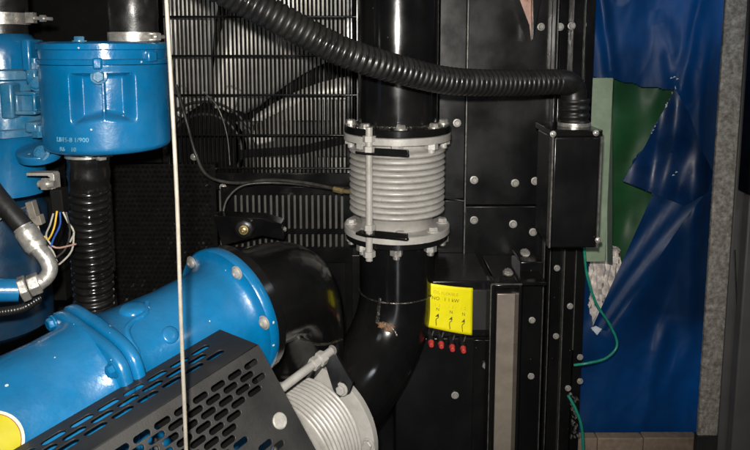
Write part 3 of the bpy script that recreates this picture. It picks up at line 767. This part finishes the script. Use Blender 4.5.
b = MB(); b.rev([(h(64)+.001, rh*1.01), (h(59), rh*1.03), (h(58), rh*.99), (h(50), rh*.99), (h(49), rh*1.02), (h(44), rh*1.015), (h(42), rh*.95), (h(41), rh*.4)], (Xh, Yh, zb_), (0, 0, 1), 96)
b.build('cover', 'blue', fh, angle=50)
for px, y, w_ in ((98, 62, .014), (150, 56, .02)):
    a = ca(px, y); d_ = V((math.sin(a), -math.cos(a), 0)); b = MB()
    b.box(V((Xh, Yh, hz(y)))+d_*(rh*1.0), (w_, .016, .018), Matrix.Rotation(a, 3, 'Z')); b.build('lug', 'blue', fh, .003)
a = ca(98, 73); fast('bolt', fh, V((Xh, Yh, hz(74)))+V((math.sin(a), -math.cos(a), 0))*(rh*.94), (math.sin(a), -math.cos(a), 0), .0125, 'blue_old', 'hex')
fast('bolt', fh, V((Xh-.002, Yh-rh*.86, hz(42)+.000)), (0, 0, 1), .011, 'blue_old', 'hex', .3)
def cyltxt(px0, y0):
    a0 = ca(px0, y0)
    return lambda x, y, z: V((Xh+(rh+.0004+z)*math.sin(a0+x/rh), Yh-(rh+.0004+z)*math.cos(a0+x/rh), hz(y0)+y))
text('raised_lettering', 'LB15-8 1/900', .0105, 'white_ink', fh, cyltxt(57, 133.5), .0004); text('raised_lettering', 'R6    10', .0095, 'white_ink', fh, cyltxt(60, 142), .0004)
# neck boot + clamp
nb = thing('rubber_boot', 'black rubber boot with steel clamp on top of the round blue housing', 'hose boot', (P(134, 40, Yh).x, Yh, hz(42)))
cx = P(134, 40, Yh).x; rb = 23.5*S(Yh)
b = MB(); b.rev([(0, rb), (.04, rb*1.0), (.046, rb*1.03), (.085, rb*1.02), (.09, rb*.98), (.2, rb*.98)], (cx, Yh, hz(44)), (0, 0, 1), 64); b.build('sleeve', 'rubber', nb)
clamp_band(nb, V((cx, Yh, hz(37))), (0, 0, 1), rb*1.005, .015, 'zinc', (.93, -.35, 0))

# lower corrugated duct
dc = thing('corrugated_duct', 'upright black corrugated duct hanging below the round blue housing', 'hose', P(90, 305, 1.16))
q0, q1, q2 = P(89, 153, 1.12), P(90, 230, 1.15), P(96, 330, 1.17)
b = MB(); b.tube([P(88, 150, 1.12), P(89, 186, 1.13)], lambda t, s: .0355+.001*math.sin(s*180), 40, .003); b.build('cuff', 'duct', dc)
b = MB(); b.tube([P(89, 184, 1.13), q1, P(93, 275, 1.16), q2], corr(.0140, .0370, .0075, .75), 48, .0140/8); b.build('duct_body', 'duct', dc, angle=80)
clamp_band(dc, P(88, 154, 1.12), (0, 0, 1), .0365, .008, 'zinc', (.8, -.6, 0))

# left housing
Yi = 1.16; cx, = (P(4, 100, Yi).x,)
lh = thing('intake_valve', 'dusty pale blue cast intake valve body with side bolts at the left edge', 'valve', (cx, Yi, P(4, 192, Yi).z))
zz = lambda y: P(4, y, Yi).z
s_ = S(Yi)
b = MB(); b.rev([(0, 26*s_), (0, 34*s_), (zz(140)-zz(192), 34*s_), (zz(134)-zz(192), 38*s_)], (cx, Yi, zz(192)), (0, 0, 1), 64); b.build('lower_body', 'blue', lh, angle=50)
b = MB(); b.rev([(0, 30*s_), (0, 44*s_), (.012, 44*s_), (.014, 40*s_), (zz(80)-zz(133), 38*s_), (zz(78)-zz(133), 43*s_), (zz(70)-zz(133), 43*s_), (zz(68)-zz(133), 36*s_)], (cx, Yi, zz(133)), (0, 0, 1), 64); b.build('middle_body', 'blue_old', lh, angle=50)
b = MB(); b.rev([(0, 35*s_), (zz(52)-zz(68), 34.5*s_), (zz(42)-zz(68), 33*s_), (zz(35)-zz(68), 28*s_), (zz(32)-zz(68), 20*s_), (zz(31)-zz(68), 5*s_)], (cx, Yi, zz(68)), (0, 0, 1), 64); b.build('dome', 'blue', lh, angle=50)
for x, y, w_, hh in ((33, 55, 9, 30), (38, 76, 10, 14), (38, 126, 12, 10), (14, 100, 12, 34)):
    b = MB(); q = P(x, y, Yi-.045); b.box(q, (w_*s_, .05, hh*s_)); b.build('lug', 'blue_old' if x != 33 else 'blue', lh, .004)
for x, y, w_, hh in ((31, 93, 20, 3.5), (31, 112, 20, 3.5), (22.5, 102.5, 3.5, 16), (39.5, 102.5, 3.5, 16)):
    b = MB(); b.box(P(x, y, Yi-.062), (w_*s_, .04, hh*s_)); b.build('raised_frame', 'blue_old', lh, .0025)
b = MB(); b.box(P(31, 103, Yi-.05), (18*s_, .04, 20*s_)); b.build('cast_pad', 'blue_old', lh, .003)
fast('bolt', lh, P(37, 84, Yi-.075), (.1, -1, .1), .0125, 'blue_old', 'hex'); fast('bolt', lh, P(35, 69, Yi-.06), (0, 0, 1), .0115, 'blue_old', 'nut')
fast('bolt', lh, P(40, 137, Yi-.06), (0, 0, 1), .0125, 'blue_old', 'nut')
b = MB(); b.rev([(0, .02), (0, .034), (.01, .036), (.016, .036)], P(40, 158, Yi-.06), (.05, -.25, 1), 48); b.build('side_flange', 'blue', lh, .002)
fast('bolt', lh, P(42, 153, Yi-.088), (.1, -1, .1), .0125, 'blue_old', 'hex')
lb = thing('rubber_boot', 'black rubber boot with long clamp screw in the top left corner', 'hose boot', (cx, Yi, zz(30)))
b = MB(); b.rev([(0, 26*s_), (.03, 26*s_), (.035, 27*s_), (.15, 27*s_)], (cx, Yi, zz(34)), (0, 0, 1), 64); b.build('sleeve', 'rubber', lb)
clamp_band(lb, V((cx, Yi, zz(19))), (0, 0, 1), 27.4*s_, .020, 'zinc', None)
b = MB(); b.box(P(31, 18, Yi-.02), (.014, .012, .018)); b.cyl(P(30, 18, Yi-.02), P(52, 19, Yi-.025), .0032, seg=10); b.cyl(P(41, 18.5, Yi-.022), P(45, 18.6, Yi-.023), .0065, seg=6); b.build('clamp_screw', 'zinc', lb)
# blue tank behind
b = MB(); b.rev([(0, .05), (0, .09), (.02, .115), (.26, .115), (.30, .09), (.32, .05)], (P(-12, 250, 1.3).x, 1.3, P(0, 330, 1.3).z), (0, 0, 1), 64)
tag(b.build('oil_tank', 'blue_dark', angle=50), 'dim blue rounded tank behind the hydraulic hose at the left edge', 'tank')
b = MB(); q = P(40, 200, 1.33); b.pbox(18, 150, 62, 300, 1.40, .03); tag(b.build('blue_plate', 'matte'), 'dark plate behind the wiring plug', 'plate')

# hydraulic hose with elbow fitting
hh = thing('hydraulic_hose', 'thick black hydraulic hose with silver crimped elbow fitting, left edge', 'hose', P(30, 290, .96))
b = MB(); b.tube([P(-40, 140, .98), P(-12, 184, .97), P(6, 207, .96), P(26, 230, .955)], .0142, 24, .01); b.build('hose_body', 'rubber', hh)
b = MB(); b.tube([P(23, 227, .955), P(38, 249, .95)], lambda t, s: .0162 if .08 < t < .92 else .0145, 32, .003); b.build('ferrule', 'zinc', hh)
b = MB(); b.tube([P(37, 247, .95), P(46, 258, .948), P(50, 269, .945), P(45, 279, .94), P(36, 284, .935)], lambda t, s: .0112 if t < .9 else .0122, 24, .003); b.build('elbow', 'zinc', hh)
q, q_ = P(40, 282, .937), P(20, 290, .925)
b = MB(); b.cyl(q, q.lerp(q_, .55), .0170, seg=6); b.cyl(q.lerp(q_, .6), q_, .0200, seg=6); b.build('hex_nut', 'zinc', hh, .0015)
b = MB(); b.cyl(q_, P(-30, 290, .9), .0165, .0180, 32); b.build('blue_port', 'blue', hh)
b = MB(); b.tube([P(-30, 316, .95), P(0, 312, .96), P(22, 308, .97), P(40, 298, .99)], corr(.004, .0072, .0008), 18, .0008); tag(b.build('conduit', 'hose', angle=80), 'thin black ribbed conduit under the silver hex nut', 'conduit')

# bracket, plug, wires
br = thing('angle_bracket', 'small bent zinc bracket with bolt next to the wiring plug', 'bracket', P(47, 200, 1.06))
b = MB(); b.poly([P(26, 173, 1.06), P(52, 173, 1.06), P(54, 175, 1.06), P(56, 200, 1.06), P(52, 200, 1.06), P(50, 178, 1.06), P(47, 176, 1.06), P(26, 176, 1.06)], (0, .02, 0)); b.build('strip', 'zincd', br, .0008)
b = MB(); b.cyl(P(42, 184, 1.05), P(55, 184, 1.05), .006, seg=14); b.build('stud', 'zinc', br)
fast('nut', br, P(49, 184, 1.05), (-1, 0, 0), .011, 'zinc', 'nut')
pl = thing('wiring_plug', 'black wiring plug with a bundle of thin coloured wires', 'plug', P(60, 212, 1.05))
b = MB(); b.box(P(60, 200, 1.06), (.020, .025, .040), Matrix.Rotation(R(-3), 3, 'Y')); b.build('plug_body', 'matte', pl, .002)
for i, (m_, pts) in enumerate((('wirew', ((54, 211), (50, 225), (46, 236), (52, 246))), ('wirey', ((57, 211), (54, 228), (48, 240), (44, 236))), ('wireb', ((60, 212), (60, 225), (53, 240), (50, 252))),
                   ('wirew', ((63, 212), (68, 222), (74, 232), (70, 242))), ('wirew', ((74, 232), (72, 250), (62, 262), (54, 267))), ('wirebk', ((66, 212), (70, 230), (66, 248), (56, 258))), ('copper', ((52, 246), (58, 248), (68, 246), (76, 244))))):
    cable([P(x, y, 1.05-.004*i) for x, y in pts], .0016, m_, 'wire', '', parent=pl)
wc = thing('wire_connector', 'translucent white wire connector between hose and wiring plug', 'connector', P(36, 225, 1.03))
b = MB(); b.box(P(33, 210, 1.03), (.012, .014, .03), Matrix.Rotation(R(-12), 3, 'Y')); b.box(P(38, 220, 1.03), (.016, .014, .016), Matrix.Rotation(R(-12), 3, 'Y')); b.build('shell', 'cable', wc, .001)
cable([P(38, 226, 1.03), P(42, 240, 1.03), P(52, 250, 1.04), P(57, 262, 1.04)], .0016, 'wirew', 'wire', '', parent=wc)
cable([P(-10, 225, 1.15), P(10, 214, 1.15), P(28, 206, 1.05)], .0016, 'wirew', 'wire', '', parent=wc)

# ================================================================== RIGHT SIDE: TARP, POST, SHEETS
OPEN = [(586, 77), (612, 79), (640, 86), (676, 90), (668, 105), (656, 125), (643, 148), (630, 168), (622, 180), (634, 184), (652, 192), (650, 212), (641, 238), (630, 262), (617, 284), (607, 312), (600, 334), (592, 331), (589, 300), (588, 250), (586, 200)]
def inside(x, y, poly):
    r = False; j = len(poly)-1
    for i in range(len(poly)):
        xi, yi = poly[i]; xj, yj = poly[j]
        if (yi > y) != (yj > y) and x < (xj-xi)*(y-yi)/(yj-yi)+xi: r = not r
        j = i
    return r
Yt = 1.76
def tri(x): return abs((x % 1)-.5)*2
def seg_d(x, y, a, b):
    dx, dy = b[0]-a[0], b[1]-a[1]; return ((x-a[0])*dy-(y-a[1])*dx)/math.hypot(dx, dy)
def crease(x, y, a, b, wd):     # ridge along the segment
    L = math.hypot(b[0]-a[0], b[1]-a[1]); t = ((x-a[0])*(b[0]-a[0])+(y-a[1])*(b[1]-a[1]))/(L*L)
    f_ = max(0, min(1, (t+.15)*5))*max(0, min(1, (1.15-t)*5)); return f_*math.exp(-(seg_d(x, y, a, b)/(wd*1.3))**2)
def fold(x, y):
    d = .016*noise.noise(V((x*.026+y*.008, y*.009, 0)))+.0012*noise.noise(V((x*.11, y*.05, 3)))+.0035*(1-abs(noise.noise(V((x*.030+y*.010, y*.012-x*.006, 7))))*2.2)
    d += .020*crease(x, y, (712, -20), (690, 330), 9)
    d += .018*crease(x, y, (600, -10), (612, 75), 5)
    d += .022*crease(x, y, (708, 190), (600, 345), 12)
    d -= .015*crease(x, y, (690, 200), (655, 330), 10)
    d += .012*crease(x, y, (650, 410), (700, 340), 7)
    d += .012*crease(x, y, (640, 430), (665, 330), 6)
    d += .010*crease(x, y, (662, 20), (680, 95), 8)
    d += .010*crease(x, y, (700, 0), (682, 90), 5)
    d -= .02*max(0, (670-x)/90)*(1 if y < 90 else max(0, 1-(y-90)/60))
    d += .010*math.sin(x*.055+y*.012)+.006*math.sin(y*.04-x*.03)
    return -d
b = MB(); nx, ny = 200, 430; g = []
xa, xb, ya, yb = 574, 736, -50, 437
for j in range(ny+1):
    g.append([]);
    for i in range(nx+1):
        x = xa+(xb-xa)*i/nx; y = ya+(yb-ya)*j/ny
        g[-1].append((x, y, b.bm.verts.new(P(x, y, Yt+fold(x, y)))))
for j in range(ny):
    for i in range(nx):
        x = (g[j][i][0]+g[j][i+1][0])/2; y = (g[j][i][1]+g[j+1][i][1])/2
        jx = .5*math.sin(y*.83)+1.3*math.sin(y*.21)
        if not inside(x+jx, y+.8*math.sin(x*.3), OPEN): b.bm.faces.new((g[j][i][2], g[j][i+1][2], g[j+1][i+1][2], g[j+1][i][2]))
bmesh.ops.delete(b.bm, geom=[v_ for v_ in b.bm.verts if not v_.link_faces], context='VERTS')
tp = thing('tarpaulin', 'blue plastic tarpaulin hanging torn beside the black cabinet', 'tarp', P(650, 437, Yt))
b.build('sheet', 'tarp', tp, angle=180)
# torn flap folded forward
FL = [(675, 88), (668, 103), (657, 122), (645, 146), (632, 166), (623, 181), (640, 188), (660, 196), (684, 206), (708, 192), (713, 172), (702, 150), (690, 116)]
cxp = (672, 152)
b = MB(); rings = []
for i in range(14):
    t = max(.02, i/13); ring = []
    for k in range(len(FL)*6):
        a, c_ = FL[k//6], FL[(k//6+1) % len(FL)]; f_ = (k % 6)/6; x = a[0]+(c_[0]-a[0])*f_; y = a[1]+(c_[1]-a[1])*f_
        x = cxp[0]+(x-cxp[0])*t; y = cxp[1]+(y-cxp[1])*t
        dd = .045*math.exp(-(seg_d(x, y, (676, 90), (700, 205))/26)**2)+.010*math.sin(seg_d(x, y, (676, 90), (655, 190))*.20)+.006*math.sin(y*.11)
        ring.append(P(x, y, Yt-.035-dd*.7))
    rings.append(ring)
b.rings(rings, cap=False); b.build('torn_flap', 'tarpd', tp, angle=180)
# lower diagonal dark fold
b = MB(); rows = []
for i in range(21):
    t = i/20; xL, yL = 652-60*t, 196+132*t; xR, yR = 704-92*t**.9, 196+136*t
    rows.append([P(xL+(xR-xL)*k/8, yL+(yR-yL)*k/8, Yt-.026-.022*(k/8)**1.5*(1-t*.6)-.003*math.sin(t*9+k*1.4)) for k in range(9)])
b.rings(rows, cap=False, closed=False); b.build('hanging_fold', 'tarp', tp, angle=180)
b = MB()
for (x, y), (x2, y2) in zip(FL[0:3], FL[1:4]):
    for k in range(4):
        t = random.random(); X_, Y_ = x+(x2-x)*t, y+(y2-y)*t
        q = P(X_, Y_, Yt-.05); b = MB(); b.poly([q, q+V((random.uniform(.002, .006), -.001, random.uniform(-.004, .009))), q+V((random.uniform(-.003, .002), -.002, random.uniform(.004, .010)))], (0, -.0006, 0)); b.build('frayed_strand', 'torn', tp)
for X_, Y_ in ((670, 79), (673, 78), (676, 80), (672, 176), (675, 173)):
    q = P(X_, Y_, Yt-.085 if Y_ > 100 else Yt-.05); b = MB(); b.poly([q, q+V((.007, -.002, .003)), q+V((.001, -.002, .005))], (0, -.0006, 0)); b.build('frayed_strand', 'torn', tp)
b = MB(); b.poly([P(591, 328, 1.72), P(596, 326, 1.72), P(602, 329, 1.72), P(597, 335, 1.72)], (0, .002, 0)); b.build('torn_scrap', 'torn', tp)

b = MB(); Yq = 1.90
rows = [[P(585+135*i/60, 50+260*j/80, Yq+.008*math.sin(i*.31+j*.05)+.006*math.sin(i*.12-j*.13)+.004*math.sin(j*.33+i*.2)) for i in range(61)] for j in range(81)]
b.rings(rows, cap=False, closed=False)
tag(b.build('green_sheet', 'greensheet', angle=180), 'loose mid green sheet seen through the tear in the tarpaulin', 'sheet')
gp = thing('green_profile', 'pale green painted metal profile standing behind the junction box', 'profile', P(600, 320, 1.62))
b = MB(); b.pbox(586, 78, 607, 262, 1.62, .01); b.build('front_face', 'palegreen', gp, .002)
b = MB(); b.poly([P(607.2, 78, 1.62), P(612.5, 80, 1.70), P(612.5, 264, 1.70), P(607.2, 262, 1.62)], (-.003, .001, 0)); b.build('side_face', 'palegreen', gp)
b = MB()
rb_ = [(590, 250), (612, 250), (614, 290), (606, 340), (588, 340)]
b.pbox(586, 250, 622, 345, 1.84, .03)
bmesh.ops.subdivide_edges(b.bm, edges=b.bm.edges[:], cuts=14, use_grid_fill=True)
for v_ in b.bm.verts: v_.co += V((random.uniform(-.003, .003), random.uniform(-.012, .012), random.uniform(-.003, .003)))
tag(b.build('rubble', 'rubble', angle=20), 'pale pinkish rubble visible through the low tear of tarpaulin', 'rubble')
# timber
Yw = 1.70
tm = thing('timber_sill', 'pale sawn timber sill under the bottom edge of the tarpaulin', 'timber', P(645, 470, Yw))
for x0, x1 in ((572, 607), (607.8, 655), (655.8, 712)):
    b = MB(); b.pbox(x0, 438+random.uniform(-.4, .4), x1, 520, Yw, .03); b.build('board', 'wood', tm, .0025)
# post
ps = thing('support_post', 'weathered speckled grey support post to the right of the tarpaulin', 'post', P(722, 430, 1.60))
b = MB(); b.pbox(711.5, -60, 732.5, 436, 1.60, .012); b.build('shaft', 'post', ps, .003)
b = MB(); b.pbox(711.5, 436.2, 732.5, 470, 1.602, .02); b.build('lower_shaft', 'dull', ps, .001)
dr_ = thing('steel_door', 'dark grey steel door leaf at the right edge behind the post', 'door', P(750, 480, 1.66))
b = MB(); b.pbox(733, -60, 800, 520, 1.68, .03); b.build('leaf', 'greypanel', dr_, .003)
b = MB(); b.pbox(746, -60, 800, 195, 1.62, .05); b.build('upper_frame', 'black', dr_, .004)
b = MB(); b.pbox(748, 196, 800, 520, 1.64, .03); b.build('inner_fold', 'greypanel', dr_, .004)
b = MB(); b.tube([P(735, 250, 1.675), P(738, 330, 1.675), P(745, 440, 1.675), P(746, 470, 1.675)], .0018, 8); b.build('crack_line', 'wirebk', dr_)

# green wires
cable([P(584, 248, 1.56), P(587, 275, 1.56), P(596, 303, 1.57), P(610, 325, 1.58), P(617, 345, 1.58), P(606, 358, 1.57), P(588, 363, 1.56), P(574, 365, 1.57)], .0034, 'green', 'green_wire', 'green wire looping out over the tarpaulin from the junction box', 'wire')
cable([P(568, 395, 1.55), P(576, 410, 1.54), P(582, 430, 1.54), P(584, 470, 1.54)], .0038, 'green', 'green_wire', 'short green wire dropping at the cabinet foot near the timber', 'wire')
b = MB()
for k in range(26):
    q = P(random.uniform(570, 578), random.uniform(393, 440), 1.575); b.box(q, (.004*random.uniform(.5, 1.5), .008, .007*random.uniform(.5, 1.6)), Matrix.Rotation(random.uniform(-1, 1), 3, 'Y'))
b.build('terminal_block', 'edge', None, .001)
tag(bpy.data.objects['terminal_block'], 'grubby cluster of small terminals at the lower right cabinet edge', 'terminals')

# ================================================================== LIGHT, WORLD, CAMERA
wd = bpy.data.worlds.new('World'); scene.world = wd; wd.use_nodes = True
N = wd.node_tree.nodes; L = wd.node_tree.links
bgn = N['Background']; bgn.inputs['Strength'].default_value = 1.0
tcw = N.new('ShaderNodeTexCoord'); ns = N.new('ShaderNodeTexNoise'); ns.inputs['Scale'].default_value = 2.2; ns.inputs['Detail'].default_value = 2
L.new(tcw.outputs['Generated'], ns.inputs['Vector'])
cr = N.new('ShaderNodeValToRGB'); cr.color_ramp.elements[0].position = .42; cr.color_ramp.elements[0].color = (.004, .004, .0045, 1)
cr.color_ramp.elements[1].position = .66; cr.color_ramp.elements[1].color = (.035, .033, .030, 1)
L.new(ns.outputs[0], cr.inputs[0]); L.new(cr.outputs[0], bgn.inputs['Color'])

def area(name, loc, target, size, energy, color, shape='DISK'):
    ld = bpy.data.lights.new(name, 'AREA'); ld.shape = shape; ld.size = size; ld.energy = energy; ld.color = color
    o = bpy.data.objects.new(name, ld); col.objects.link(o); o.location = loc
    o.rotation_euler = (V(target)-V(loc)).to_track_quat('-Z', 'Y').to_euler(); return o
sl = bpy.data.lights.new('flash', 'SPOT'); sl.energy = 104; sl.color = (1, .96, .89); sl.spot_size = R(88); sl.spot_blend = 1.0; sl.shadow_soft_size = .012
so = bpy.data.objects.new('flash', sl); col.objects.link(so); so.location = CAM+V((-.02, -.01, .05))
so.rotation_euler = (P(300, 240, 1.4)-so.location).to_track_quat('-Z', 'Y').to_euler()
area('ceiling_lamp', V((-.5, -.3, 2.7)), V((-.1, 1.2, 1.2)), .5, 1.3, (.95, .98, 1))
area('tarp_fill', V((.95, .9, 1.9)), V((.9, 1.75, 1.2)), .25, 1.6, (.85, .93, 1))  # unseen lamp added in front to brighten the tarpaulin

def strip(name, loc, target, sx, sy, energy, color):
    o = area(name, loc, target, sx, energy, color, 'RECTANGLE'); o.data.size_y = sy; return o
strip('low_streak_fill', V((.10, -.7, .75)), V((.1, 1.5, .75)), .10, 1.3, 2.2, (.95, .98, 1))  # unseen low strip lamp added to draw streaks on the pipes
strip('outside_daylight', V((1.02, 2.12, 1.25)), V((.98, 1.75, 1.25)), .12, 1.3, 12.0, (.9, .96, 1))
cd = bpy.data.cameras.new('camera'); co = bpy.data.objects.new('camera', cd); col.objects.link(co); scene.camera = co
co.location = CAM; co.rotation_euler = (R(90)-TH, 0, 0)
cd.sensor_width = 36; cd.lens = 36*FOC/750; cd.shift_y = -(225-PPY)/750; cd.clip_start = .02; cd.clip_end = 100
scene.view_settings.view_transform = 'Standard'; scene.view_settings.look = 'None'; scene.view_settings.exposure = 0
